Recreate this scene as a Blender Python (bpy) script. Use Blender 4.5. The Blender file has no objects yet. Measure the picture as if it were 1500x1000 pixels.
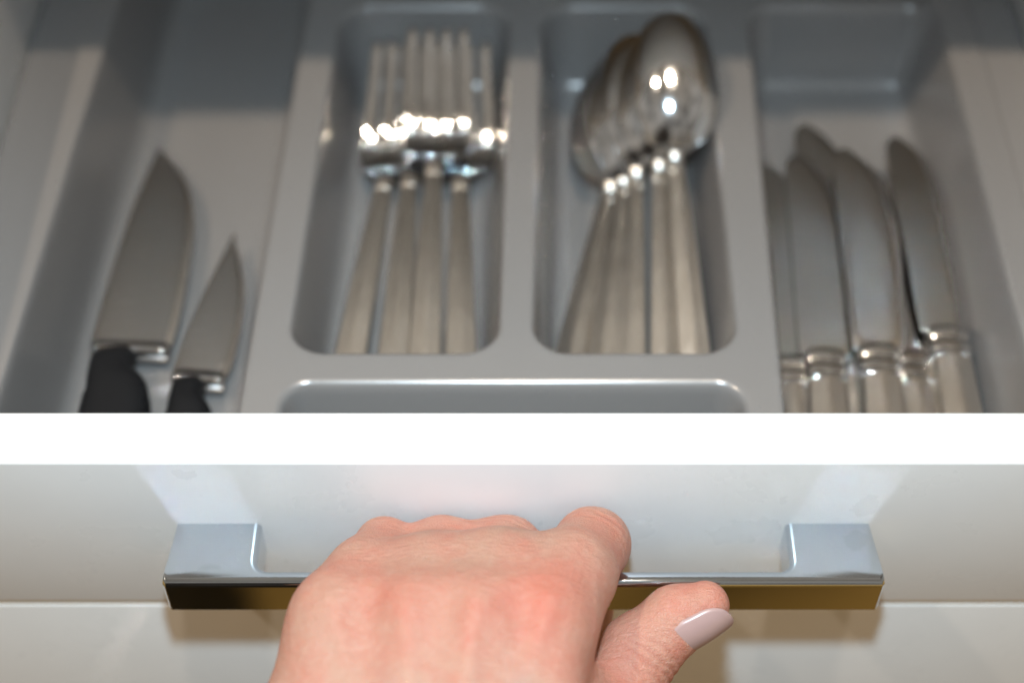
import bpy, bmesh, math, random
import numpy as np
from mathutils import Vector, Matrix
random.seed(4); np.random.seed(4)
S = bpy.context.scene
MM = 0.001

# ------------------------------------------------------------------ camera
cam_d = bpy.data.cameras.new('camera'); cam = bpy.data.objects.new('camera', cam_d)
S.collection.objects.link(cam); S.camera = cam
cam.location = (0.0, -0.26787, 0.37198)
cam.rotation_euler = (math.radians(90 - 50), 0, 0)
cam_d.sensor_width = 36; cam_d.lens = 57.6
cam_d.clip_start = 0.01; cam_d.clip_end = 50
cam_d.dof.use_dof = True; cam_d.dof.focus_distance = 0.458; cam_d.dof.aperture_fstop = 3.9

# ------------------------------------------------------------------ world and lamps
W = bpy.data.worlds.new('World'); S.world = W; W.use_nodes = True
nt = W.node_tree; nt.nodes.clear()
out = nt.nodes.new('ShaderNodeOutputWorld'); bg = nt.nodes.new('ShaderNodeBackground')
tc = nt.nodes.new('ShaderNodeTexCoord'); sp = nt.nodes.new('ShaderNodeSeparateXYZ')
mr = nt.nodes.new('ShaderNodeMapRange'); cr = nt.nodes.new('ShaderNodeValToRGB')
nt.links.new(tc.outputs['Generated'], sp.inputs[0]); nt.links.new(sp.outputs['Z'], mr.inputs['Value'])
mr.inputs['From Min'].default_value = -1; mr.inputs['From Max'].default_value = 1
nt.links.new(mr.outputs[0], cr.inputs[0]); wn = nt.nodes.new('ShaderNodeTexNoise'); wn.inputs['Scale'].default_value = 5.0; wn.inputs['Detail'].default_value = 2
wr = nt.nodes.new('ShaderNodeMapRange'); wr.inputs['From Min'].default_value = .35; wr.inputs['From Max'].default_value = .65; wr.inputs['To Min'].default_value = .35; wr.inputs['To Max'].default_value = 1.5
wm = nt.nodes.new('ShaderNodeVectorMath'); wm.operation = 'SCALE'
nt.links.new(tc.outputs['Generated'], wn.inputs['Vector']); nt.links.new(wn.outputs['Fac'], wr.inputs[0]); nt.links.new(cr.outputs[0], wm.inputs[0]); nt.links.new(wr.outputs[0], wm.inputs['Scale'])
nt.links.new(wm.outputs[0], bg.inputs[0]); nt.links.new(bg.outputs[0], out.inputs[0])
el = cr.color_ramp.elements
el[0].position = 0.0; el[0].color = (0.38, 0.19, 0.04, 1)
el[1].position = 1.0; el[1].color = (0.45, 0.39, 0.32, 1)
for p_, c_ in ((0.20, (0.44, 0.23, 0.05, 1)), (0.40, (1.45, 0.86, 0.22, 1)), (0.505, (0.55, 0.42, 0.26, 1)), (0.62, (0.46, 0.41, 0.35, 1)), (0.75, (0.52, 0.49, 0.45, 1))):
    e = el.new(p_); e.color = c_
bg.inputs['Strength'].default_value = 0.54

def area(name, loc, target, size, power, col, size_y=None, shape='DISK'):
    d = bpy.data.lights.new(name, 'AREA'); d.shape = shape; d.size = size
    if size_y: d.size_y = size_y
    d.energy = power; d.color = col
    o = bpy.data.objects.new(name, d); S.collection.objects.link(o)
    o.location = loc
    o.rotation_euler = (Vector(target) - Vector(loc)).to_track_quat('-Z', 'Y').to_euler()
    return o
fd = bpy.data.lights.new('flash_light', 'SPOT'); fd.energy = 14.2; fd.color = (0.64, 0.85, 1.0)
fd.shadow_soft_size = 0.014; fd.spot_size = math.radians(78); fd.spot_blend = 1.0
fl_ = bpy.data.objects.new('flash_light', fd); link_ = S.collection.objects.link(fl_); fl_.location = (0.0, -0.20, 0.445)
fl_.rotation_euler = (Vector((0, -0.05, -0.10)) - fl_.location).to_track_quat('-Z', 'Y').to_euler()
area('ceiling_spot', (-0.80, -0.17, 1.42), (0, 0.08, 0), 0.07, 9.6, (1.0, 0.84, 0.66))
area('ceiling_spot', (0.06, -0.14, 1.42), (0, 0.08, 0), 0.07, 8.0, (1.0, 0.84, 0.66))
S.view_settings.view_transform = 'Standard'; S.view_settings.look = 'None'
S.view_settings.exposure = 0; S.view_settings.gamma = 1
S.cycles.use_denoising = True
S.cycles.caustics_reflective = True; S.cycles.blur_glossy = 0.0
S.cycles.max_bounces = 10; S.cycles.sample_clamp_indirect = 0.0

# ------------------------------------------------------------------ materials
def mat(name, base, rough=0.4, metal=0.0, noise=0.0, nscale=300, bump=0.0, bscale=900, rvar=0.0, coat=0.0, spec=0.5, stretch=None):
    m = bpy.data.materials.new(name); m.use_nodes = True
    t = m.node_tree; b = t.nodes['Principled BSDF']
    b.inputs['Base Color'].default_value = (*base, 1); b.inputs['Roughness'].default_value = rough
    b.inputs['Metallic'].default_value = metal; b.inputs['Coat Weight'].default_value = coat
    b.inputs['Specular IOR Level'].default_value = spec
    co = t.nodes.new('ShaderNodeTexCoord'); mp = t.nodes.new('ShaderNodeMapping')
    t.links.new(co.outputs['Object'], mp.inputs[0])
    if stretch: mp.inputs['Scale'].default_value = stretch
    def nz(sc, det=4):
        n = t.nodes.new('ShaderNodeTexNoise'); n.inputs['Scale'].default_value = sc; n.inputs['Detail'].default_value = det
        t.links.new(mp.outputs[0], n.inputs['Vector']); return n
    if noise:
        n = nz(nscale); r = t.nodes.new('ShaderNodeMapRange'); t.links.new(n.outputs['Fac'], r.inputs['Value'])
        r.inputs['From Min'].default_value = .3; r.inputs['From Max'].default_value = .7
        r.inputs['To Min'].default_value = 1 - noise; r.inputs['To Max'].default_value = 1 + noise
        mx = t.nodes.new('ShaderNodeVectorMath'); mx.operation = 'SCALE'; mx.inputs[0].default_value = base
        t.links.new(r.outputs[0], mx.inputs['Scale']); t.links.new(mx.outputs[0], b.inputs['Base Color'])
    if rvar:
        n = nz(nscale * .6, 6); r = t.nodes.new('ShaderNodeMapRange'); t.links.new(n.outputs['Fac'], r.inputs['Value'])
        r.inputs['From Min'].default_value = .3; r.inputs['From Max'].default_value = .7
        r.inputs['To Min'].default_value = max(0.02, rough - rvar); r.inputs['To Max'].default_value = rough + rvar
        t.links.new(r.outputs[0], b.inputs['Roughness'])
    if bump:
        n = nz(bscale, 3); bp = t.nodes.new('ShaderNodeBump'); bp.inputs['Strength'].default_value = bump
        bp.inputs['Distance'].default_value = 0.0003; t.links.new(n.outputs['Fac'], bp.inputs['Height'])
        t.links.new(bp.outputs[0], b.inputs['Normal'])
    return m
M_lac = mat('white_lacquer', (0.77, 0.77, 0.765), 0.30, noise=0.012, nscale=60, bump=0.03, bscale=350, rvar=0.06)
M_gapfill = mat('gap_filler_tan', (0.50, 0.34, 0.16), 0.8)  # tan tone of the gap line, used on the added filler strip
M_tray = mat('silver_plastic', (0.262, 0.247, 0.238), 0.25, metal=0.25, noise=0.006, nscale=900, bump=0.03, bscale=2500, rvar=0.02)
M_side = mat('drawer_side_metal', (0.50, 0.49, 0.48), 0.45, metal=0.2, noise=0.02)
M_chrome = mat('polished_chrome', (0.60, 0.64, 0.68), 0.07, metal=1, rvar=0.02, nscale=200)
M_steel = mat('mirror_steel', (0.74, 0.745, 0.75), 0.08, metal=1, rvar=0.04, nscale=150)
M_kblade = mat('knife_blade_steel', (0.72, 0.72, 0.72), 0.10, metal=1, rvar=0.04, nscale=150, bump=1.0, bscale=45)
M_satin = mat('satin_steel', (0.66, 0.625, 0.58), 0.34, metal=1, noise=0.05, nscale=200, rvar=0.05, stretch=(8, 1, 8))
M_blade = mat('brushed_blade', (0.66, 0.65, 0.64), 0.25, metal=1, noise=0.02, nscale=250, rvar=0.03, stretch=(1, 12, 1))
M_black = mat('black_plastic', (0.007, 0.007, 0.008), 0.6, bump=0.2, bscale=1500, spec=0.25)
M_nail = mat('nail_polish', (0.40, 0.26, 0.24), 0.30, coat=0.3, noise=0.02, nscale=200)
M_sleeve = mat('dark_knit', (0.03, 0.03, 0.035), 0.95, bump=1.0, bscale=500, noise=0.2)
M_wall = mat('painted_wall', (0.60, 0.56, 0.50), 0.7, noise=0.03, nscale=30)
M_ctop = mat('counter_laminate', (0.74, 0.74, 0.73), 0.5, noise=0.1)

# ------------------------------------------------------------------ helpers
def link(o): S.collection.objects.link(o); return o
def meshobj(name, verts, faces, m, parent=None, smooth=True, angle=None):
    me = bpy.data.meshes.new(name); me.from_pydata([tuple(v) for v in verts], [], [tuple(f) for f in faces]); me.update()
    bm = bmesh.new(); bm.from_mesh(me); bmesh.ops.recalc_face_normals(bm, faces=bm.faces)
    if angle is not None:
        for e in bm.edges:
            if len(e.link_faces) == 2 and e.calc_face_angle(0) > math.radians(angle): e.smooth = False
    for f in bm.faces: f.smooth = smooth
    bm.to_mesh(me); bm.free()
    me.materials.append(m)
    o = bpy.data.objects.new(name, me); link(o)
    if parent: o.parent = parent
    return o
def bmobj(name, bm, m, parent=None, angle=35):
    bmesh.ops.recalc_face_normals(bm, faces=bm.faces)
    for e in bm.edges:
        if len(e.link_faces) == 2 and e.calc_face_angle(0) > math.radians(angle): e.smooth = False
    for f in bm.faces: f.smooth = True
    me = bpy.data.meshes.new(name); bm.to_mesh(me); bm.free(); me.materials.append(m)
    o = bpy.data.objects.new(name, me); link(o)
    if parent: o.parent = parent
    return o
def box(name, a, b, m, parent=None, bev=0.0008, seg=3):
    bm = bmesh.new(); bmesh.ops.create_cube(bm, size=1)
    for v in bm.verts:
        v.co = Vector([(a[i] + b[i]) / 2 + v.co[i] * (b[i] - a[i]) for i in range(3)])
    if bev: bmesh.ops.bevel(bm, geom=list(bm.edges), offset=bev, segments=seg, affect='EDGES', profile=0.5)
    return bmobj(name, bm, m, parent, 50)
def empty(name, label, cat, loc=(0, 0, 0), group=None):
    o = bpy.data.objects.new(name, None); link(o); o.location = loc; o.empty_display_size = 0.01
    o['label'] = label; o['category'] = cat
    if group: o['group'] = group
    return o
def tagt(o, label, cat, group=None):
    o['label'] = label; o['category'] = cat
    if group: o['group'] = group
def frame(N, T, roll=0.0):
    """matrix: origin N, local +Y towards T, local Z up, rolled about Y (degrees)"""
    N = Vector(N); y = (Vector(T) - N).normalized(); x = y.cross(Vector((0, 0, 1))).normalized(); z = x.cross(y)
    R = Matrix((x, y, z)).transposed().to_4x4()
    return Matrix.Translation(N) @ R @ Matrix.Rotation(math.radians(roll), 4, 'Y')
def loft(secs, n=24, power=2.6, flute=0.0):
    """secs: (x, y, z, halfwidth, halfthick) in mm along local Y; rings across X/Z. Returns verts, faces"""
    V = []; F = []
    P = np.array(secs, float)
    for i, (x, y, z, w, t) in enumerate(P):
        j0, j1 = max(i - 1, 0), min(i + 1, len(P) - 1)
        d = P[j1, :3] - P[j0, :3]; d = d / (np.linalg.norm(d) + 1e-9)
        r = np.array([d[1], -d[0], 0.0]); r /= (np.linalg.norm(r) + 1e-9); u = np.cross(r, d)
        for k in range(n):
            a = 2 * math.pi * k / n; c, s = math.cos(a), math.sin(a)
            cx = math.copysign(abs(c) ** (2 / power), c); sx = math.copysign(abs(s) ** (2 / power), s)
            tt = t
            if flute: tt = t * (1 - flute * (math.exp(-((abs(cx) - .62) / .12) ** 2)) + .12 * (1 - cx * cx))
            V.append((np.array([x, y, z]) + r * w * cx + u * tt * sx) * MM)
    m = len(P)
    for i in range(m - 1):
        for k in range(n):
            a = i * n + k; b = i * n + (k + 1) % n
            F.append((a, b, b + n, a + n))
    F.append(tuple(range(n))[::-1]); F.append(tuple((m - 1) * n + k for k in range(n)))
    return V, F
def merge(parts):
    V = []; F = []
    for v, f in parts:
        o = len(V); V += list(v); F += [tuple(i + o for i in q) for q in f]
    return V, F
def interp(pts, n):
    """smooth Catmull interpolation of a list of tuples"""
    P = np.array(pts, float); P = np.vstack([2 * P[0] - P[1], P, 2 * P[-1] - P[-2]]); res = []
    m = len(P) - 3
    for i in range(n):
        u = i / (n - 1) * m; k = min(int(u), m - 1); t = u - k
        a, b, c, d = P[k:k + 4]
        res.append(0.5 * (2 * b + (c - a) * t + (2 * a - 5 * b + 4 * c - d) * t * t + (3 * b - a - 3 * c + d) * t ** 3))
    return res

# ------------------------------------------------------------------ drawer with its front and handle
GAPZ = -0.0742
dr = empty('drawer', 'open white kitchen drawer with a chrome bar handle, holding the grey cutlery tray', 'drawer', (0, 0, -0.07))
def reparent(o, p):
    o.parent = p; o.matrix_parent_inverse = Matrix.Translation(Vector(p.location)).inverted(); return o
reparent(box('front_panel', (-0.42, 0, GAPZ), (0.42, 0.018, 0), M_lac, None, 0.0009, 4), dr)
reparent(box('side_panel', (-0.1885, 0.0182, -0.068), (-0.1745, 0.46, 0.031), M_side, None, 0.001), dr)
reparent(box('side_panel', (0.1865, 0.0182, -0.068), (0.2005, 0.46, 0.031), M_side, None, 0.001), dr)
reparent(box('bottom_panel', (-0.174, 0.0185, -0.067), (0.186, 0.459, -0.060), M_side, None, 0.0005), dr)
reparent(box('back_panel', (-0.174, 0.445, -0.0595), (0.186, 0.458, 0.02), M_side, None, 0.0005), dr)

def make_handle():
    cx = 3.3; z0, z1 = -44.6, -30.2
    def fil(c, r, a0, a1, n=8): return [(c[0] + r * math.cos(math.radians(a0 + (a1 - a0) * i / n)), c[1] + r * math.sin(math.radians(a0 + (a1 - a0) * i / n))) for i in range(n + 1)]
    pi_, bi, rr = 76.8, -15.8, 3.4   # post inner x, bar inner y, inner fillet
    right = [(101.3, 0.0), (103.4, -19.4)] + [(102.6, -20.5)]
    left = [(-x, y) for x, y in right][::-1]
    inner_l = [(-pi_, 0.0)]
    a = fil((-pi_ + rr, bi + rr), rr, 180, 270)      # concave corner at left post
    b = fil((pi_ - rr, bi + rr), rr, 270, 360)
    poly = right + left + inner_l[::-1] + a + b + [(pi_, 0.0)]
    # front edge: a few points so the face can be very slightly bowed
    bm = bmesh.new()
    top = [bm.verts.new(((x + cx) * MM, y * MM, z1 * MM)) for x, y in poly]
    bot = [bm.verts.new(((x + cx) * MM, y * MM, z0 * MM)) for x, y in poly]
    ft = bm.faces.new(top); bm.faces.new(bot[::-1])
    n = len(poly)
    for i in range(n): bm.faces.new((top[i], bot[i], bot[(i + 1) % n], top[(i + 1) % n]))
    bm.normal_update()
    ed = [e for e in ft.edges if not (abs(e.verts[0].co.y) < 1e-6 and abs(e.verts[1].co.y) < 1e-6)]
    ed = [e for e in ed if max(v.co.y for v in e.verts) > -0.0149 and abs(e.verts[0].co.x - cx * MM) < 0.09 or max(v.co.y for v in e.verts) < -0.0149]
    bmesh.ops.bevel(bm, geom=ed, offset=0.0021, segments=6, affect='EDGES', profile=0.55, clamp_overlap=True)
    bm.edges.ensure_lookup_table()
    sharp = [e for e in bm.edges if e.calc_face_angle(0) > math.radians(50) and min(v.co.y for v in e.verts) < -0.001]
    bmesh.ops.bevel(bm, geom=sharp, offset=0.0004, segments=3, affect='EDGES', profile=0.5, clamp_overlap=True)
    bmesh.ops.triangulate(bm, faces=[f for f in bm.faces if len(f.verts) > 6])
    return bmobj('handle', bm, M_chrome, None, 30)
hd = make_handle(); wn_ = hd.modifiers.new('wn', 'WEIGHTED_NORMAL'); wn_.keep_sharp = True; wn_.weight = 100; reparent(hd, dr)

d2 = empty('drawer', 'plain white drawer front below the open drawer, under a narrow gap', 'drawer', (0, 0, -0.3))
reparent(box('front_panel', (-0.42, 0, -0.30), (0.42, 0.018, GAPZ - 0.0018), M_lac, None, 0.0004, 3), d2)
reparent(box('gap_filler', (-0.42, 0.0005, GAPZ - 0.0017), (0.42, 0.0175, GAPZ - 0.0001), M_gapfill, None, 0), d2)  # filler strip added inside the gap to draw it as a tan line
reparent(box('side_panel', (-0.19, 0.0182, -0.28), (-0.176, 0.46, -0.10), M_side, None, 0.001), d2)
reparent(box('side_panel', (0.188, 0.0182, -0.28), (0.202, 0.46, -0.10), M_side, None, 0.001), d2)
ct = box('countertop', (-0.9, 0.1615, 0.110), (0.9, 0.80, 0.148), M_ctop, None, 0.002); ct['kind'] = 'structure'
wl = box('wall', (-1.6, 0.805, -0.9), (1.6, 0.83, 1.3), M_wall, None, 0); wl['kind'] = 'structure'
cb = box('cabinet_back', (-0.6, 0.70, -0.85), (0.6, 0.715, 0.109), M_wall, None, 0); cb['kind'] = 'structure'
for x0, x1 in ((-0.88, -0.235), (0.245, 0.88)):
    c_ = box('cabinet', (x0, 0.175, -0.86), (x1, 0.69, 0.109), M_lac, None, 0.001); c_['kind'] = 'structure'

# ------------------------------------------------------------------ cutlery tray (one moulded piece)
def tray():
    st = 0.6
    xs = np.arange(-174.0, 185.6, st); ys = np.arange(19.0, 320.0, st)
    X, Y = np.meshgrid(xs, ys)
    RO, RD, BZ = -12.0, -18.0, -52.0
    lin = lambda a, b, y: a + (b - a) * (Y - 32.6) / (190 - 32.6)
    # cells: left x at y=32.6 and y=190 ; right x ; y0 ; y1 ; corner radius
    L1 = lin(-154.5, -148.3, Y)
    cells = [
        (L1, lin(-80.6, -76.2, Y), 10, 305, 12),
        (lin(-71.6, -66.4, Y), lin(-3.0, 0.1, Y), 53.6, 224.5, 13),
        (lin(4.3, 8.8, Y), lin(71.2, 73.2, Y), 53.6, 224.5, 13),
        (lin(80.4, 85.6, Y), lin(158.0, 158.6, Y), 8, 224.5, 13),
        (lin(-72.0, -70.0, Y), lin(72.6, 73.0, Y), 2, 45.2, 11),
    ]
    # profile depth as a function of inset d
    def prof(wall, D, rt, rb):
        phi = math.atan2(D, wall)
        tt = rt * math.tan(phi / 2); tb = rb * math.tan(phi / 2); pts = []
        # top arc starts at d=0 (horizontal) ends on slope
        for i in range(9):
            a = phi * i / 8; pts.append((rt * math.sin(a), -rt * (1 - math.cos(a))))
        corner_t = tt; bx = corner_t + wall            # where slope line meets floor
        for i in range(9):
            a = phi * (1 - i / 8); pts.append((bx + tb - rb * math.sin(a), -D + rb * (1 - math.cos(a))))
        P = np.array(pts); return P
    Z = np.full(X.shape, RD)
    # outer rim is 6 mm higher than the dividers, stepping down towards the cells
    din = np.minimum(np.minimum(X - (L1 + 4.5), (158.6 - 4.5) - X), np.minimum(400 - Y, Y + 100))
    s = np.clip((din + 0.0) / 5.0 + 0.5, 0, 1)
    step = np.where((Y > 0), 1, 1) * (s * s * (3 - 2 * s))
    Z = RO + (RD - RO) * step
    for i, (xl, xr, y0, y1, r) in enumerate(cells):
        dx = np.minimum(X - xl, xr - X); dy = np.minimum(Y - y0, y1 - Y)
        c = (dx < r) & (dy < r)
        d = np.where(c, r - np.hypot(r - np.minimum(dx, r), r - np.minimum(dy, r)), np.minimum(dx, dy))
        D = -(BZ - RD)
        wallw = 6.5
        if i == 4: P = prof(7.0, D, 3.0, 6.0)
        else: P = prof(wallw, D, 1.8, 6.5)
        base = Z.copy()
        z = np.interp(np.maximum(d, 0), P[:, 0], P[:, 1], right=-D)
        k = np.clip(-z / D, 0, 1)
        Z = np.where(d > 0, base * (1 - k) + BZ * k, Z)
    # shallow lip that steps down along the outside of the right-hand rim
    lip = np.clip((X - 168.5) / 1.2, 0, 1); Z = Z - 1.2 * lip * lip * (3 - 2 * lip)
    # outer skirt
    Z[:, 0] -= 8; Z[:, -1] -= 8; Z[0, :] -= 4; Z[-1, :] -= 8
    ny, nx = X.shape
    co = np.stack([X, Y, Z], -1).reshape(-1, 3) * MM
    idx = np.arange(nx * ny).reshape(ny, nx)
    q = np.stack([idx[:-1, :-1], idx[:-1, 1:], idx[1:, 1:], idx[1:, :-1]], -1).reshape(-1, 4)
    me = bpy.data.meshes.new('cutlery_tray')
    me.vertices.add(len(co)); me.vertices.foreach_set('co', co.ravel())
    me.loops.add(q.size); me.loops.foreach_set('vertex_index', q.ravel().astype(np.int32))
    me.polygons.add(len(q)); me.polygons.foreach_set('loop_start', np.arange(0, q.size, 4, dtype=np.int32))
    me.polygons.foreach_set('use_smooth', np.ones(len(q), bool))
    me.update(calc_edges=True); me.validate()
    me.materials.append(M_tray)
    o = link(bpy.data.objects.new('cutlery_tray', me))
    tagt(o, 'silver grey plastic cutlery tray with rounded compartments inside the open drawer', 'cutlery tray')
tray()

# ------------------------------------------------------------------ cutlery
def handle_secs(L, w0, w1, t0, t1):
    out = []
    for i in range(14):
        u = i / 13; w = w0 + (w1 - w0) * u ** 0.85
        if u > .97: w *= .93
        out.append((0, -L * u, 1.2 * math.sin(u * math.pi) - 0.5 * u, w, t0 + (t1 - t0) * u))
    return out[::-1]
def collar(y0, w, t):
    s = []
    for k, (yy, a) in enumerate(((0, .9), (.7, 1.0), (1.6, 1.06), (2.5, 1.0), (3.1, .92), (3.6, .98), (4.4, 1.04), (5.2, .98), (5.8, .9))):
        s.append((0, y0 + yy, 0, w * a, t * a))
    return s
def build_fork():
    r = bpy.data.objects.new('fork', None); link(r); r.empty_display_size = .01
    v, f = loft(handle_secs(104, 2.9, 6.3, 1.7, 1.3), 28, 3.2, .28); meshobj('handle', v, f, M_satin, r, angle=60)
    v, f = loft(collar(-1.5, 3.0, 2.0), 20, 3); meshobj('collar', v, f, M_satin, r)
    prof = interp([(0, 0), (5, -1.2), (10, -4.0), (16, -6.6), (22, -7.4), (27, -6.2), (33, -3.2), (42, 2.4), (52, 9.0), (62, 16.0)], 200)
    zy = lambda y: float(np.interp(y, [p[0] for p in prof], [p[1] for p in prof]))
    secs = []
    ws = interp([(3, 2.4), (7, 3.4), (11, 7.6), (15, 10.6), (20, 11.8), (24, 12.0), (26.5, 11.9)], 22)
    sh = []
    N = 17
    V = []; F = []
    for i, (y, w) in enumerate(ws):
        for side in (1, -1):
            for k in range(N):
                u = -1 + 2 * k / (N - 1)
                camb = -1.0 * (1 - u * u) * min(1, w / 12)
                V.append((w * u * MM, y * MM, (zy(y) + camb + side * (0.75 * (1 - .5 * u * u))) * MM))
    def I(i, s, k): return i * 2 * N + s * N + k
    for i in range(len(ws) - 1):
        for k in range(N - 1):
            F.append((I(i, 0, k), I(i, 0, k + 1), I(i + 1, 0, k + 1), I(i + 1, 0, k)))
            F.append((I(i, 1, k), I(i + 1, 1, k), I(i + 1, 1, k + 1), I(i, 1, k + 1)))
        for k in (0, N - 1): F.append((I(i, 0, k), I(i + 1, 0, k), I(i + 1, 1, k), I(i, 1, k)))
    for i in (0, len(ws) - 1):
        for k in range(N - 1): F.append((I(i, 0, k), I(i, 0, k + 1), I(i, 1, k + 1), I(i, 1, k)))
    v0, f0 = loft([(0, 0, .2, 2.3, 1.7), (0, 2, zy(2), 2.3, 1.6), (0, 4.5, zy(4.5) + .2, 2.5, 1.4), (0, 7, zy(7) + .3, 3.1, 1.1)], 16, 2.4)
    meshobj('head', *merge([(V, F), (v0, f0)]), M_steel, r, angle=70)
    for q in range(4):
        xc = -9.7 + q * 6.45; secs = []
        for i in range(22):
            y = 25.5 + i / 21 * 33.0; u = i / 21
            w = 2.6 * (1 - .28 * u) if u < .96 else .7
            u2 = xc / 12.2
            cam = -1.0 * (1 - u2 * u2) * (1 - .6 * u)
            secs.append((xc * (1 - .04 * u), y, zy(y) + cam, w, (1.0 - .25 * u)))
        v, f = loft(secs, 12, 4.5); meshobj('tine', v, f, M_steel, r)
    return r
def build_spoon():
    r = bpy.data.objects.new('spoon', None); link(r); r.empty_display_size = .01
    v, f = loft(handle_secs(112, 2.9, 6.6, 1.8, 1.3), 28, 3.2, .28); meshobj('handle', v, f, M_satin, r, angle=60)
    v, f = loft(collar(-1.5, 3.0, 2.0), 20, 3); meshobj('collar', v, f, M_satin, r)
    Lb, W_, H = 51.0, 16.0, 8.2
    NU, NV = 44, 33; V = []; F = []
    for s in (0, 1):
        for i in range(NU):
            th = math.pi * i / (NU - 1); y = Lb * (1 - math.cos(th)) / 2
            e = math.sin(th)
            uu = y / Lb
            w = W_ * e ** .92 * (1.0 + .12 * math.cos(th))          # fuller near the handle, narrower at the tip
            for k in range(NV):
                ph = -math.pi / 2 + math.pi * k / (NV - 1); x = w * math.sin(ph)
                rr = min(1.0, (2 * uu - 1) ** 2 + (x / (W_ * 1.02)) ** 2 * (1 - .0))
                rr = min(1.0, ((y - Lb * .5) / (Lb * .5)) ** 2 + (math.sin(ph) ** 2) * (1 - ((y - Lb * .5) / (Lb * .5)) ** 2))
                z = H * (1 - rr ** 1.25)
                off = 0 if s == 0 else -1.0
                sc = 1 if s == 0 else .965
                V.append((x * sc * MM, (7 + Lb / 2 + (y - Lb / 2) * sc) * MM, (z * (1 if s == 0 else .97) + off + 1.2) * MM))
    def I(s, i, k): return s * NU * NV + i * NV + k
    for i in range(NU - 1):
        for k in range(NV - 1):
            F.append((I(0, i, k), I(0, i, k + 1), I(0, i + 1, k + 1), I(0, i + 1, k)))
            F.append((I(1, i, k), I(1, i + 1, k), I(1, i + 1, k + 1), I(1, i, k + 1)))
        for k in (0, NV - 1): F.append((I(0, i, k), I(0, i + 1, k), I(1, i + 1, k), I(1, i, k)))
    v0, f0 = loft([(0, 2, .3, 2.4, 1.7), (0, 6, 1.4, 2.6, 1.6), (0, 9, 3.2, 3.4, 1.5), (0, 12, 6.0, 4.2, 1.3), (0, 15, 8.6, 3.6, .9)], 16, 2.2)
    vv, ff = V, F; meshobj('neck', v0, f0, M_satin, r)
    ca, sa = math.cos(math.radians(19)), math.sin(math.radians(19))
    vv = [((p[0]), p[1] * ca - p[2] * sa, p[1] * sa + p[2] * ca) for p in [tuple(q) for q in vv]]
    o = meshobj('bowl', vv, ff, M_steel, r)
    bm = bmesh.new(); bm.from_mesh(o.data); bmesh.ops.remove_doubles(bm, verts=bm.verts, dist=1e-6)
    bmesh.ops.recalc_face_normals(bm, faces=bm.faces)
    bm.to_mesh(o.data); bm.free()
    return r
def blade_mesh(L, left, right, tmax, n=36, mcol=6, arch=0.0):
    """left/right: functions u->x mm (u 0 base .. 1 tip). lens-shaped thin blade"""
    V = []; F = []; NC = 13
    for s in (1, -1):
        for i in range(n):
            u = i / (n - 1); a, b = left(u), right(u)
            for k in range(NC):
                c = k / (NC - 1); x = a + (b - a) * c
                t = tmax * (1 - .35 * u) * (min(1, (1 - c) / .14) ** .8 * .94 + .06) * (1 if c > .02 else .8)
                V.append((x * MM, L * u * MM, (s * t / 2 + arch * (1 - (2 * c - 1) ** 2)) * MM))
    def I(s, i, k): return s * n * NC + i * NC + k
    for i in range(n - 1):
        for k in range(NC - 1):
            F.append((I(0, i, k), I(0, i, k + 1), I(0, i + 1, k + 1), I(0, i + 1, k)))
            F.append((I(1, i, k), I(1, i + 1, k), I(1, i + 1, k + 1), I(1, i, k + 1)))
        for k in (0, NC - 1): F.append((I(0, i, k), I(0, i + 1, k), I(1, i + 1, k), I(1, i, k)))
    for i in (0, n - 1):
        for k in range(NC - 1): F.append((I(0, i, k), I(0, i, k + 1), I(1, i, k + 1), I(1, i, k)))
    return V, F
def build_table_knife():
    r = bpy.data.objects.new('table_knife', None); link(r); r.empty_display_size = .01
    L = 87.0
    lf = interp([(0, -8.2), (.1, -8.8), (.3, -9.2), (.55, -9.8), (.8, -10.6), (.93, -10.6), (.985, -9.0), (1, -6.4)], 80)
    rt = interp([(0, 8.4), (.06, 9.8), (.15, 10.0), (.4, 10.2), (.6, 9.6), (.8, 6.0), (.91, 1.8), (.97, -2.2), (1, -5.8)], 80)
    fl = lambda u: float(np.interp(u, [p[0] for p in lf], [p[1] for p in lf]))
    fr = lambda u: float(np.interp(u, [p[0] for p in rt], [p[1] for p in rt]))
    v, f = blade_mesh(L, fl, fr, 2.0, 44, arch=.3); meshobj('blade', v, f, M_kblade, r, angle=40)
    s = []
    for yy, a in ((1.0, .80), (0, .98), (-1, 1.06), (-2.6, 1.08), (-4.2, 1.04), (-5.0, .92), (-5.6, .94), (-6.4, 1.06), (-8.2, 1.06), (-9.2, .95), (-9.8, .93), (-10.6, 1.0), (-11.6, .98)):
        s.append((0, yy, 0, 6.7 * a, 3.6 * a))
    v, f = loft(s[::-1], 24, 3.4); meshobj('ferrule', v, f, M_steel, r)
    s = [(0, -11 - 44 * i / 9, 0, 6.3 + 1.4 * i / 9, 3.3 + .6 * i / 9) for i in range(10)][::-1]
    v, f = loft(s, 28, 3.2, .2); meshobj('handle', v, f, M_satin, r, angle=60)
    return r
M_edge = mat('ground_edge_glint', (0.86, 0.82, 0.78), 0.32, metal=1, noise=0.05, nscale=300)
def ground(o, fl, fr, L):   # ground cutting edge: own polish, plus a lighter colour that paints its glint in
    for p in o.data.polygons:
        u = p.center.y / MM / L
        if 0 <= u <= 1 and (p.center.x / MM - fl(u)) / max(.1, fr(u) - fl(u)) > .90: p.material_index = 1
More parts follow.
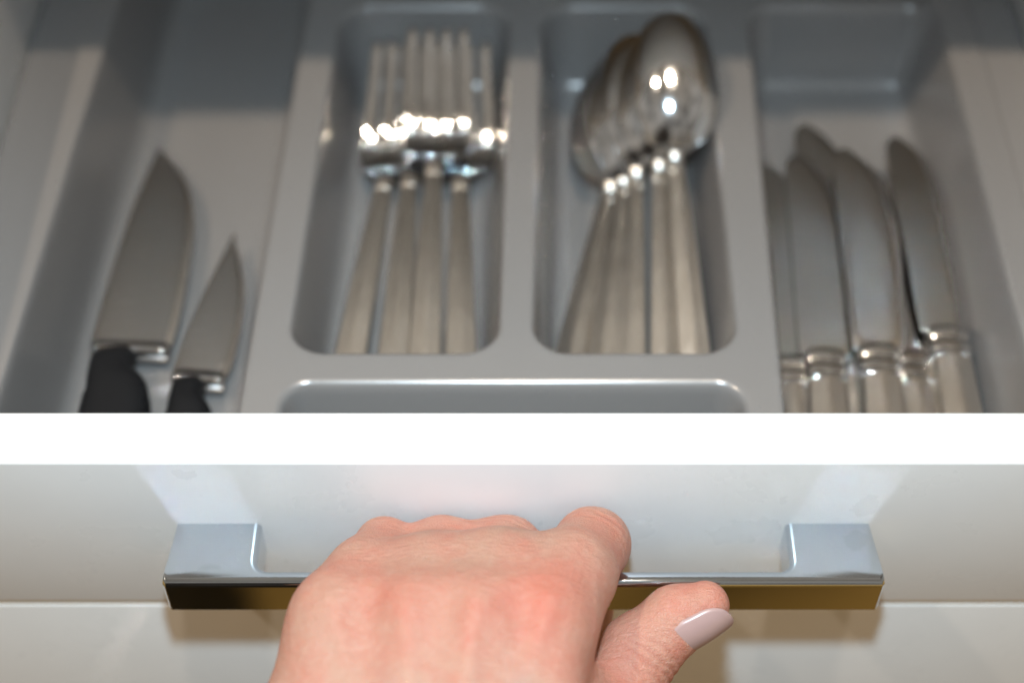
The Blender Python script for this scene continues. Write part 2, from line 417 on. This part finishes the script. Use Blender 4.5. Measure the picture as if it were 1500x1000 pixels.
def build_kitchen_knife(name, L, lpts, rpts, hw, hl, bol):
    r = bpy.data.objects.new(name, None); link(r); r.empty_display_size = .01
    lf = interp(lpts, 60); rt = interp(rpts, 60)
    fl = lambda u: float(np.interp(u, [p[0] for p in lf], [p[1] for p in lf]))
    fr = lambda u: float(np.interp(u, [p[0] for p in rt], [p[1] for p in rt]))
    v, f = blade_mesh(L, fl, fr, 2.6, 50); meshobj('blade', v, f, M_blade, r, angle=20); bl = r.children[0]; bl.data.materials.append(M_edge); ground(bl, fl, fr, L)
    a, b = fl(0), fr(0)
    # bolster: rounded metal bar across the heel
    m = []
    for i in range(12):
        u = i / 11; y = -4.0 + 5.2 * u
        w = (b - a) / 2 * (.93 + .07 * math.sin(u * math.pi) ** .5)
        m.append(((a + b) / 2, y, 0, w, 3.1 - 1.7 * max(0, u - .35) / .65))
    v, f = loft(m, 24, 6.0); meshobj('bolster', v, f, M_steel, r)
    hs = []
    for i in range(26):
        u = i / 25; y = -3.5 - hl * u
        w = np.interp(u, [0, .06, .16, .25, .36, .5, 1], [.66, .72, .74, .80, 1.0, 1.1, 1.1]) * hw
        cx = a + 1.0 + w - 3.0 * u * .0
        hs.append((cx, y, -0.2, w, np.interp(u, [0, .05, .3, 1], [4.0, 5.6, 7.0, 7.5])))
    v, f = loft(hs[::-1], 28, 2.7); meshobj('handle', v, f, M_black, r, angle=70)
    return r
def copy_tree(o):
    c = o.copy(); link(c)
    for ch in list(o.children):
        k = ch.copy(); link(k); k.parent = c
    return c
def put(proto, used, N, T, roll, label, cat, group):
    o = copy_tree(proto) if used else proto
    o.matrix_world = frame([a * MM for a in N], [a * MM for a in T], roll)
    tagt(o, label, cat, group); return o

fork = build_fork()
FG = 'four steel forks stacked in the second compartment'
# N = neck, T = point the handle axis aims at beyond the neck
forks = [
    ((-45.4, 143, -34.5), (-42.4, 173, -32.2), 0, 'steel fork at the left of the fork pile, its handle slanting to the left'),
    ((-36.2, 143, -33.0), (-35.4, 173, -31.0), -1, 'second steel fork from the left, half under its right-hand neighbour'),
    ((-27.5, 146, -30.0), (-27.2, 176, -27.6), 0, 'topmost steel fork in the middle, its tines reaching farthest back'),
    ((-18.2, 143, -34.0), (-18.8, 173, -31.8), 1, 'steel fork at the right of the pile, beside the middle divider'),
]
for i, (N, T, rl, lb) in enumerate(forks): put(fork, i > 0, N, T, rl, lb, 'fork', FG)
spoon = build_spoon()
SG = 'five steel spoons nested in the third compartment'
spoons = [
    ((33.5, 141.5, -39.0), (39.4, 169.5, -37.0), -16, 'lowest steel spoon, leftmost of the nested pile, handle slanting left'),
    ((38.5, 142.5, -36.5), (42.0, 170.5, -34.2), -13, 'second steel spoon from the left, its rim peeking out under the others'),
    ((43.5, 143, -33.5), (45.4, 171, -30.7), -10, 'middle steel spoon of the five, its handle third from the left'),
    ((51.5, 142, -29.5), (52.1, 170, -25.4), 5, 'steel spoon directly beneath the topmost spoon'),
    ((57.0, 142, -25.2), (56.2, 170, -20.2), 0, 'topmost steel spoon, its whole rounded back showing'),
]
for i, (N, T, rl, lb) in enumerate(spoons): put(spoon, i > 0, N, T, rl, lb, 'spoon', SG)
tk = build_table_knife()
KG = 'six steel table knives in the right-hand compartment'
knives = [
    ((91.5, 72.5, -44.0), (96.5, 158, -38.0), -6, 'steel table knife farthest left, against the divider'),
    ((102.0, 72.0, -40.0), (108.0, 157, -34.0), 2, 'second steel table knife from the divider, with a dark rounded tip'),
    ((112.0, 92.0, -46.0), (113.5, 178, -36.5), -4, 'steel table knife reaching farthest back, mostly under its neighbours'),
    ((119.2, 72.5, -38.0), (124.5, 158, -31.0), 0, 'broad steel table knife lying on top in the middle of the pile'),
    ((131.2, 74.0, -43.5), (132.0, 155, -39.5), 5, 'steel table knife half hidden under the broad middle one'),
    ((143.0, 81.0, -39.0), (144.5, 167, -33.5), 1, 'rightmost steel table knife, lying apart near the tray wall'),
]
for i, (N, T, rl, lb) in enumerate(knives): put(tk, i > 0, N, T, rl, lb, 'knife', KG)
ck = build_kitchen_knife('kitchen_knife', 93.0, [(0, -13), (.3, -11.6), (.6, -9.6), (.85, -6.6), (1, -4.2)],
                         [(0, 13.2), (.12, 14.2), (.35, 14.6), (.6, 13.4), (.78, 9.6), (.92, 2.4), (1, -3.8)], 10.2, 44, 1)
put(ck, False, (-125.8, 78.5, -43.0), (-125.0, 171.5, -42.5), 3, 'large kitchen knife with a broad blade and black handle, near the left wall', 'knife', None)
pk = build_kitchen_knife('kitchen_knife', 63.0, [(0, -8.4), (.3, -6.8), (.6, -4.2), (.85, -1.4), (1, 0.2)],
                         [(0, 9.0), (.12, 10.0), (.35, 10.0), (.6, 8.2), (.8, 4.8), (.93, 1.8), (1, 0.6)], 7.4, 36, 1)
put(pk, False, (-102.0, 66.5, -43.5), (-97.6, 127.5, -43.0), 2, 'small paring knife with a pointed blade and black handle, right of the large one', 'knife', None)
bpy.context.view_layer.update()

# ------------------------------------------------------------------ the hand
def V3(*a): return np.array(a, np.float32)
J = dict(
    i_pip=(22.8, -13.0, -21.6, 10.9), i_mcp=(9.4, -42.5, -8.5, 12.6), i_dip=(23.5, -8.9, -44.0, 7.7), i_tip=(22.5, -21.0, -55.5, 7.0),
    m_pip=(-1.6, -12.0, -26.5, 9.8), m_mcp=(-9.4, -45.5, -5.0, 12.0), m_dip=(-1.0, -8.9, -48.0, 7.8), m_tip=(-1.2, -21.5, -58.5, 7.0),
    r_pip=(-20.6, -12.0, -26.5, 9.4), r_mcp=(-27.0, -44.5, -7.0, 11.6), r_dip=(-20.4, -8.9, -46.5, 7.5), r_tip=(-19.0, -21.0, -56.5, 6.8),
    p_pip=(-36.4, -12.5, -23.0, 8.3), p_mcp=(-46.8, -42.0, -9.5, 10.6), p_dip=(-37.4, -8.2, -40.0, 6.8), p_tip=(-36.0, -19.5, -49.5, 6.0),
)
prims = []   # (a, b, ra, rb, k)
def cap(a, b, k=5.0, ra=None, rb=None):
    a = J.get(a, a); b = J.get(b, b)
    prims.append((V3(*a[:3]), V3(*b[:3]), float(ra or a[3]), float(rb or b[3]), k))
WR = (-24.0, -112.0, -20.0)
wr_i = (2.0, -100.0, -13.0, 13.5); wr_m = (-14.0, -102.0, -9.0, 13.0); wr_r = (-28.0, -102.0, -11.0, 13.0); wr_p = (-42.0, -98.0, -17.0, 14.0)
J.update(wr_i=wr_i, wr_m=wr_m, wr_r=wr_r, wr_p=wr_p)
for c in 'imrp':
    J[c + '_a'] = J[c + '_mcp'][:3] + (J[c + '_mcp'][3] * .93,)
    pm = J[c + '_mcp']; pp = J[c + '_pip']
    mid = tuple((pm[q] + pp[q]) / 2 + (0, -0.8, 2.2)[q] for q in range(3)) + ((pm[3] * .45 + pp[3] * .5) * .98,)
    J[c + '_mid'] = mid
    cap(c + '_a', c + '_mid', 10); cap(c + '_mid', c + '_pip', 7)
    cap(c + '_pip', c + '_dip', 2.5, ra=pp[3] * .93); cap(c + '_dip', c + '_tip', 2.5)
    cap(c + '_a', 'wr_' + c, 9)
cap((-20.6, -14, -25.8, 9.0), (-1.6, -14, -25.8, 9.2), 6); cap((-1.6, -22, -22, 9), (16, -25, -19, 8.8), 6)
cap((-41, -33, -15, 9), (-23, -32, -12.5, 9.6), 6); cap((-23, -29, -12.5, 10), (-4, -29, -11.2, 10.4), 8); cap((-4, -29, -11.2, 10.2), (14, -30, -12.6, 10), 7)
# flesh of the palm under the metacarpals
cap((8, -44, -16, 12), (-40, -44, -19, 11), 9); cap((2, -70, -22, 14), (-42, -72, -24, 13), 10)
cap((-47, -46, -14, 11.5), (-55, -80, -24, 16), 10); cap((-55, -80, -24, 16), (-44, -105, -24, 16), 10)
cap((-2, -95, -24, 15), (-34, -95, -26, 15), 10)
cap((-20, -104, -18, 19), (-34, -165, -36, 22), 12); cap((-8, -104, -18, 18), (-20, -165, -36, 21), 12)
cap((-36, -165, -36, 22), (-52, -205, -46, 24), 10)
# thumb
TH = dict(cmc=(12, -92, -30, 16), mcp=(25.0, -58, -41.0, 12.0), ip=(36.0, -39.5, -35.6, 10.6), nb=(46.0, -32.4, -29.6, 8.8), tip=(54.0, -29.6, -26.2, 6.7))
J.update(TH)
cap('cmc', 'mcp', 9); cap('mcp', 'ip', 5); cap('ip', 'nb', 4); cap('nb', 'tip', 4)
cap((6, -56, -22, 12), (22, -62, -38, 11), 10)         # web between thumb and index
cap((0, -90, -24, 15), (16, -80, -34, 14), 10)

def sd_cap(P, a, b, ra, rb):
    ba = b - a; L2 = float(ba @ ba); pa = P - a
    h = np.clip((pa @ ba) / L2, 0, 1)
    d = pa - h[..., None] * ba
    return np.sqrt(np.einsum('...i,...i->...', d, d)) - (ra + (rb - ra) * h)
def field(P):
    f = None
    for a, b, ra, rb, k in prims:
        d = sd_cap(P, a, b, ra, rb)
        if f is None: f = d; continue
        h = np.clip(0.5 + 0.5 * (f - d) / k, 0, 1)
        f = f * (1 - h) + d * h - k * h * (1 - h)
    return f
def surface_nets(lo, hi, st):
    ax = [np.arange(lo[i], hi[i], st, dtype=np.float32) for i in range(3)]
    n = [len(a) for a in ax]
    # coarse pass to skip empty space
    f = np.full(n, 50.0, np.float32); B = 16
    half = B * st * math.sqrt(3) / 2 + 12
    for i in range(0, n[0], B):
        for j in range(0, n[1], B):
            for k in range(0, n[2], B):
                x, y, z = ax[0][i:i + B], ax[1][j:j + B], ax[2][k:k + B]
                c = np.array([[(x[0] + x[-1]) / 2, (y[0] + y[-1]) / 2, (z[0] + z[-1]) / 2]], np.float32)
                v = float(field(c)[0])
                if abs(v) > half: f[i:i + B, j:j + B, k:k + B] = v; continue
                G = np.stack(np.meshgrid(x, y, z, indexing='ij'), -1)
                f[i:i + B, j:j + B, k:k + B] = field(G)
    s = f < 0
    off = [(a, b, c) for a in (0, 1) for b in (0, 1) for c in (0, 1)]
    sl = lambda a, b, c: (slice(a, n[0] - 1 + a), slice(b, n[1] - 1 + b), slice(c, n[2] - 1 + c))
    cnt = sum(s[sl(*o)].astype(np.int8) for o in off)
    act = (cnt > 0) & (cnt < 8)
    ci = np.argwhere(act); vid = np.full(act.shape, -1, np.int32); vid[act] = np.arange(len(ci))
    acc = np.zeros((len(ci), 3)); num = np.zeros(len(ci))
    for a in off:
        for d in range(3):
            if a[d]: continue
            b = list(a); b[d] = 1
            fa = f[ci[:, 0] + a[0], ci[:, 1] + a[1], ci[:, 2] + a[2]]; fb = f[ci[:, 0] + b[0], ci[:, 1] + b[1], ci[:, 2] + b[2]]
            m = (fa < 0) != (fb < 0); t = np.where(m, fa / np.where(m, fa - fb, 1), 0)
            p = np.tile(np.array(a, float), (len(ci), 1)); p[:, d] += t
            acc[m] += p[m]; num[m] += 1
    V = (ci + acc / num[:, None]) * st + np.array(lo)
    Q = []
    for d in range(3):
        e = [slice(None)] * 3; g = [slice(None)] * 3; e[d] = slice(0, -1); g[d] = slice(1, None)
        ch = s[tuple(e)] != s[tuple(g)]
        idx = np.argwhere(ch); u, w = [q for q in range(3) if q != d]
        idx = idx[(idx[:, u] > 0) & (idx[:, w] > 0) & (idx[:, u] < n[u] - 1) & (idx[:, w] < n[w] - 1)]
        inside = s[idx[:, 0], idx[:, 1], idx[:, 2]]
        def at(du, dw):
            q = idx.copy(); q[:, u] -= du; q[:, w] -= dw; return vid[q[:, 0], q[:, 1], q[:, 2]]
        quad = np.stack([at(0, 0), at(1, 0), at(1, 1), at(0, 1)], 1)
        flip = inside if d != 1 else ~inside
        quad[flip] = quad[flip][:, ::-1]
        Q.append(quad)
    return V, np.concatenate(Q)
HV, HQ = surface_nets((-85, -192, -75), (75, 3, 25), 0.8)

def grad(P, e=0.3):
    g = np.zeros_like(P)
    for d in range(3):
        o = np.zeros(3, np.float32); o[d] = e
        g[:, d] = field((P + o).astype(np.float32)) - field((P - o).astype(np.float32))
    return g / np.linalg.norm(g, axis=1, keepdims=True)
HV = HV.astype(np.float32)
for _ in range(2):
    g = grad(HV); HV = HV - g * field(HV)[:, None]
# soften the edge where the back of the hand turns over the knuckles
Ed = np.unique(np.sort(np.concatenate([HQ[:, [0, 1]], HQ[:, [1, 2]], HQ[:, [2, 3]], HQ[:, [3, 0]]]), axis=1), axis=0)
deg = np.bincount(Ed.ravel(), minlength=len(HV)).astype(np.float32)
wsm = np.clip(1 - np.abs(HV[:, 1] + 39) / 26, 0, 1) * (HV[:, 2] > -22) * (HV[:, 0] < 22)
for _ in range(45):
    av = np.stack([np.bincount(Ed[:, 0], HV[Ed[:, 1], q], len(HV)) + np.bincount(Ed[:, 1], HV[Ed[:, 0], q], len(HV)) for q in range(3)], 1) / deg[:, None]
    HV = (HV + (av - HV) * (wsm * .8)[:, None]).astype(np.float32)
NR = grad(HV, .6)
def segdist(P, a, b):
    a = V3(*a[:3]); b = V3(*b[:3]); ba = b - a
    h = np.clip(((P - a) @ ba) / float(ba @ ba), 0, 1)
    return np.linalg.norm(P - (a + h[:, None] * ba), axis=1), h
def lump(P, c, r): return np.exp(-(np.linalg.norm(P - V3(*c[:3]), axis=1) / r) ** 2)
def surf_pt(c, r, n=(0, -.35, .94)):   # a point on the back side of a joint
    return (c[0] + n[0] * r, c[1] + n[1] * r, c[2] + n[2] * r)
up = np.clip(NR[:, 2] * .8 - NR[:, 1] * .5, 0, 1)
disp = np.zeros(len(HV)); red = np.zeros(len(HV)); vein = np.zeros(len(HV)); crease = np.zeros(len(HV))
vnoise = lambda P, sc: (np.sin(P[:, 0] * sc * 1.3 + 2 * np.sin(P[:, 1] * sc * .7)) + np.sin(P[:, 1] * sc * 1.1 + 1.7 * np.sin(P[:, 2] * sc)) + np.sin(P[:, 2] * sc * .9 + 2.1 * np.sin(P[:, 0] * sc * .8))) / 3
disp += .22 * vnoise(HV, .16) + .10 * vnoise(HV + 7, .37)
for c, amt in zip('imrp', (1.4, 1.4, 1.7, .7)):
    k = surf_pt(J[c + '_mcp'], J[c + '_mcp'][3])
    L = lump(HV, k, 9) * up; disp += amt * L
    red += {'i': .75, 'm': .35, 'r': .55, 'p': .2}[c] * lump(HV, k, 10)
    k2 = surf_pt(J[c + '_pip'], J[c + '_pip'][3]); disp += .35 * lump(HV, k2, 6)
    red += .42 * lump(HV, k2, 9)
    # tendon ridge running to the wrist
    a = surf_pt(J[c + '_mcp'], J[c + '_mcp'][3]); w = J['wr_' + c]; b = (w[0] * .6 - 7, w[1], w[2] + w[3])
    d, h = segdist(HV, a, b); disp += 1.15 * np.exp(-(d / 2.9) ** 2) * up * (1 - .3 * h)
# hollows between knuckles
for c, e in (('i', 'm'), ('m', 'r'), ('r', 'p')):
    a = surf_pt([(J[c + '_mcp'][q] + J[e + '_mcp'][q]) / 2 for q in range(3)] , 12)
    disp -= 1.3 * lump(HV, a, 6) * up
    a2 = surf_pt([(J[c + '_mid'][q] + J[e + '_mid'][q]) / 2 for q in range(3)], 8)
    disp += .3 * lump(HV, a2, 7) * up
# veins
for pts in ([(-5, -60, 12), (-9, -75, 9), (-6, -92, 5)], [(-18, -57, 12), (-20, -72, 8), (-14, -84, 6), (-6, -92, 5)], [(-36, -58, 7), (-31, -74, 5), (-29, -92, 2)], [(3, -58, 9), (2, -74, 3), (-2, -95, 2)]):
    for a, b in zip(pts[:-1], pts[1:]):
        a2 = V3(*a); d = segdist(HV, a, b)[0]
        q = np.exp(-(d / 3.2) ** 2) * up; vein += .95 * q; disp += .5 * np.exp(-(d / 2.2) ** 2) * up
# thumb wrinkles and finger wrinkles across the joints (transverse grooves)
def grooves(a, b, offs, depth, width, side, wob=1.0):
    global disp, crease
    a = V3(*a[:3]); b = V3(*b[:3]); ax = (b - a) / np.linalg.norm(b - a)
    t = (HV - a) @ ax; rad = np.linalg.norm(HV - (a + t[:, None] * ax), axis=1)
    sd = V3(*side); sd /= np.linalg.norm(sd); m = np.clip(NR @ sd * 1.6 - .25, 0, 1) * (rad < 15)
    wv = wob * .6 * vnoise(HV, .45)
    for o, am in offs:
        q = np.exp(-((t - o + wv) / width) ** 2) * m * am
        disp -= depth * q; crease += q * .8
lt = float(np.linalg.norm(V3(*TH['ip'][:3]) - V3(*TH['mcp'][:3])))
grooves(TH['mcp'], TH['ip'], [(lt - 6.2, .6), (lt - 3.6, 1), (lt - 1.2, 1), (lt + 1.6, .7), (lt + 4, .35)], .42, .75, (.55, -.35, .55), 1.6)
for c in 'im':
    l2 = float(np.linalg.norm(V3(*J[c + '_pip'][:3]) - V3(*J[c + '_mcp'][:3])))
    grooves(J[c + '_mcp'], J[c + '_pip'], [(l2 - 3, .6), (l2, .9), (l2 + 3, .7)], .3, .7, (0, -.2, 1), 1.5)
red += .8 * lump(HV, (24, -56, -30), 9) + .5 * lump(HV, TH['ip'], 15) + .45 * lump(HV, TH['tip'], 12) + .25 * lump(HV, (12, -52, -5), 18)
HV = HV + NR * disp[:, None].astype(np.float32)
me = bpy.data.meshes.new('body')
me.vertices.add(len(HV)); me.vertices.foreach_set('co', (HV * MM).astype(np.float32).ravel())
me.loops.add(HQ.size); me.loops.foreach_set('vertex_index', HQ.ravel().astype(np.int32))
me.polygons.add(len(HQ)); me.polygons.foreach_set('loop_start', np.arange(0, HQ.size, 4, dtype=np.int32))
me.polygons.foreach_set('use_smooth', np.ones(len(HQ), bool)); me.update(calc_edges=True); me.validate()
bm = bmesh.new(); bm.from_mesh(me); bmesh.ops.recalc_face_normals(bm, faces=bm.faces); bm.to_mesh(me); bm.free()
at = me.color_attributes.new('skin', 'FLOAT_COLOR', 'POINT')
col = np.stack([np.clip(red, 0, 1), np.clip(vein, 0, 1), np.clip(crease, 0, 1), np.ones(len(red))], 1).astype(np.float32)
at.data.foreach_set('color', col.ravel())

def skin_mat():
    m = bpy.data.materials.new('skin'); m.use_nodes = True; t = m.node_tree; b = t.nodes['Principled BSDF']; N = t.nodes.new; Lk = t.links.new
    a = N('ShaderNodeVertexColor'); a.layer_name = 'skin'; s = N('ShaderNodeSeparateColor'); Lk(a.outputs[0], s.inputs[0])
    co = N('ShaderNodeTexCoord')
    def noise(sc, det=5, rough=.6):
        n = N('ShaderNodeTexNoise'); n.inputs['Scale'].default_value = sc; n.inputs['Detail'].default_value = det; n.inputs['Roughness'].default_value = rough
        Lk(co.outputs['Object'], n.inputs['Vector']); return n.outputs['Fac']
    def mix(fac, c1, c2):
        x = N('ShaderNodeMix'); x.data_type = 'RGBA'
        if isinstance(fac, float): x.inputs[0].default_value = fac
        else: Lk(fac, x.inputs[0])
        for sk, c in ((6, c1), (7, c2)):
            if isinstance(c, tuple): x.inputs[sk].default_value = (*c, 1)
            else: Lk(c, x.inputs[sk])
        return x.outputs[2]
    def rng(v, a0, a1, b0, b1):
        r = N('ShaderNodeMapRange'); Lk(v, r.inputs[0]); r.inputs[1].default_value = a0; r.inputs[2].default_value = a1; r.inputs[3].default_value = b0; r.inputs[4].default_value = b1; return r.outputs[0]
    def mul(x, y):
        q = N('ShaderNodeMath'); q.operation = 'MULTIPLY'; Lk(x, q.inputs[0])
        if isinstance(y, float): q.inputs[1].default_value = y
        else: Lk(y, q.inputs[1])
        return q.outputs[0]
    c = mix(rng(noise(70), .38, .64, 0, 1), (0.475, 0.262, 0.190), (0.50, 0.212, 0.152))
    c = mix(rng(noise(420, 3), .45, .75, 0, .35), c, (0.55, 0.35, 0.26))
    c = mix(mul(s.outputs[0], rng(noise(160), .3, .7, .45, .8)), c, (0.53, 0.135, 0.085))
    c = mix(mul(s.outputs[1], rng(noise(60), .3, .7, .4, .85)), c, (0.33, 0.235, 0.21))
    c = mix(mul(s.outputs[2], .5), c, (0.40, 0.11, 0.07))
    Lk(c, b.inputs['Base Color'])
    b.inputs['Subsurface Weight'].default_value = .35; b.inputs['Subsurface Radius'].default_value = (1, .35, .2); b.inputs['Subsurface Scale'].default_value = .004
    Lk(rng(noise(300), .3, .7, .40, .55), b.inputs['Roughness']); b.inputs['Specular IOR Level'].default_value = .4
    vo = N('ShaderNodeTexVoronoi'); vo.inputs['Scale'].default_value = 1300; vo.feature = 'DISTANCE_TO_EDGE'; Lk(co.outputs['Object'], vo.inputs['Vector'])
    n2 = noise(900, 4); ad = N('ShaderNodeMath'); ad.operation = 'ADD'
    Lk(rng(vo.outputs['Distance'], 0, .18, 0, .3), ad.inputs[0]); Lk(n2, ad.inputs[1])
    n3 = noise(120, 4); mp = N('ShaderNodeMapping'); mp.inputs['Scale'].default_value = (1, 3.4, 2.2); mp.inputs['Rotation'].default_value = (0, 0, .25); Lk(co.outputs['Object'], mp.inputs[0])
    wn3 = N('ShaderNodeTexNoise'); wn3.inputs['Scale'].default_value = 260; wn3.inputs['Detail'].default_value = 6; wn3.inputs['Distortion'].default_value = .6; Lk(mp.outputs[0], wn3.inputs['Vector'])
    ad0 = N('ShaderNodeMath'); ad0.operation = 'MULTIPLY_ADD'; Lk(wn3.outputs['Fac'], ad0.inputs[0]); ad0.inputs[1].default_value = 1.6; Lk(ad.outputs[0], ad0.inputs[2]); ad = ad0
    ad2 = N('ShaderNodeMath'); ad2.operation = 'MULTIPLY_ADD'; Lk(n3, ad2.inputs[0]); ad2.inputs[1].default_value = 2.2; Lk(ad.outputs[0], ad2.inputs[2])
    bp = N('ShaderNodeBump'); bp.inputs['Strength'].default_value = .6; bp.inputs['Distance'].default_value = .0005
    Lk(ad2.outputs[0], bp.inputs['Height']); Lk(bp.outputs[0], b.inputs['Normal'])
    return m
me.materials.append(skin_mat())
person = empty('person', 'left hand gripping the chrome drawer handle, thumb with pale pink nail pressed on its front', 'person', (-0.03, -0.19, -0.05))
body = link(bpy.data.objects.new('body', me)); reparent(body, person)

def nail():
    # curved plate wrapped on the outer side of the thumb end
    a = Vector(J['nb'][:3]) ; b = Vector(J['tip'][:3]); ax = (b - a).normalized()
    n0 = Vector((.60, -.55, .30)); n0 = (n0 - ax * n0.dot(ax)).normalized(); sd = ax.cross(n0).normalized()
    V = []; F = []; NU, NW = 40, 17
    st = a - ax * 3.0; Ln = 17.4
    for s in (0, 1):
        for i in range(NU):
            u = i / (NU - 1)
            wid = 6.9 * (math.sqrt(max(0.004, 1 - (1 - u / .30) ** 2)) if u < .30 else 1)
            if u > .52: wid *= math.sqrt(max(0.01, 1 - ((u - .52) / .485) ** 2.4))
            for k in range(NW):
                w = -1 + 2 * k / (NW - 1); ang = w * wid / 8.6
                R = 10.1 - 1.6 * u
                p = st + ax * (u * Ln - .9 * w * w * (1 if u < .2 else 0)) + (n0 * math.cos(ang) + sd * math.sin(ang)) * R + n0 * ((.55 if s == 0 else -.1) - 3.2 * (u - .5) ** 2)
                V.append(p * MM)
    def I(s, i, k): return s * NU * NW + i * NW + k
    for i in range(NU - 1):
        for k in range(NW - 1):
            F.append((I(0, i, k), I(0, i, k + 1), I(0, i + 1, k + 1), I(0, i + 1, k))); F.append((I(1, i, k), I(1, i + 1, k), I(1, i + 1, k + 1), I(1, i, k + 1)))
        for k in (0, NW - 1): F.append((I(0, i, k), I(0, i + 1, k), I(1, i + 1, k), I(1, i, k)))
    for i in (0, NU - 1):
        for k in range(NW - 1): F.append((I(0, i, k), I(0, i, k + 1), I(1, i, k + 1), I(1, i, k)))
    return reparent(meshobj('nail', V, F, M_nail, None, angle=60), person)
nail()
sl = loft([(-150, -430, -20, 62, 60), (-125, -385, -70, 52, 48), (-100, -330, -90, 46, 42), (-75, -280, -76, 43, 38), (-55, -220, -54, 40, 34), (-40, -185, -42, 34, 30), (-37, -178, -40, 31, 28), (-36.5, -176, -39.5, 28, 25)], 40, 2.1)
V_, F_ = sl; rings = []
for z, w, d in ((-620, 150, 95), (-560, 172, 112), (-450, 176, 116), (-330, 160, 108), (-200, 152, 104), (-60, 160, 108), (80, 175, 112), (190, 188, 108), (270, 176, 92), (320, 120, 72), (345, 70, 58), (372, 60, 56)):
    rings.append([(( -150 + w * math.cos(2 * math.pi * k / 40)) * MM, (-540 + d * math.sin(2 * math.pi * k / 40)) * MM, z * MM) for k in range(40)])
tv = [p for r_ in rings for p in r_]; tf = [(i * 40 + k, i * 40 + (k + 1) % 40, (i + 1) * 40 + (k + 1) % 40, (i + 1) * 40 + k) for i in range(len(rings) - 1) for k in range(40)]
tf += [tuple(range(40))[::-1], tuple((len(rings) - 1) * 40 + k for k in range(40))]
reparent(meshobj('sweater', *merge([sl, (tv, tf)]), M_sleeve, None, angle=80), person)

lg = []
for lx in (-0.30, -0.09):
    rr_ = [[(lx + w * MM * math.cos(2 * math.pi * k / 28), -0.55 + w * 1.05 * MM * math.sin(2 * math.pi * k / 28), z * MM) for k in range(28)] for z, w in ((-1000, 62), (-900, 66), (-780, 76), (-680, 90), (-600, 100))]
    lg.append(([p for q in rr_ for p in q], [(i * 28 + k, i * 28 + (k + 1) % 28, (i + 1) * 28 + (k + 1) % 28, (i + 1) * 28 + k) for i in range(4) for k in range(28)] + [tuple(range(28))[::-1], tuple(112 + k for k in range(28))]))
reparent(meshobj('trousers', *merge(lg), M_sleeve, None, angle=80), person)
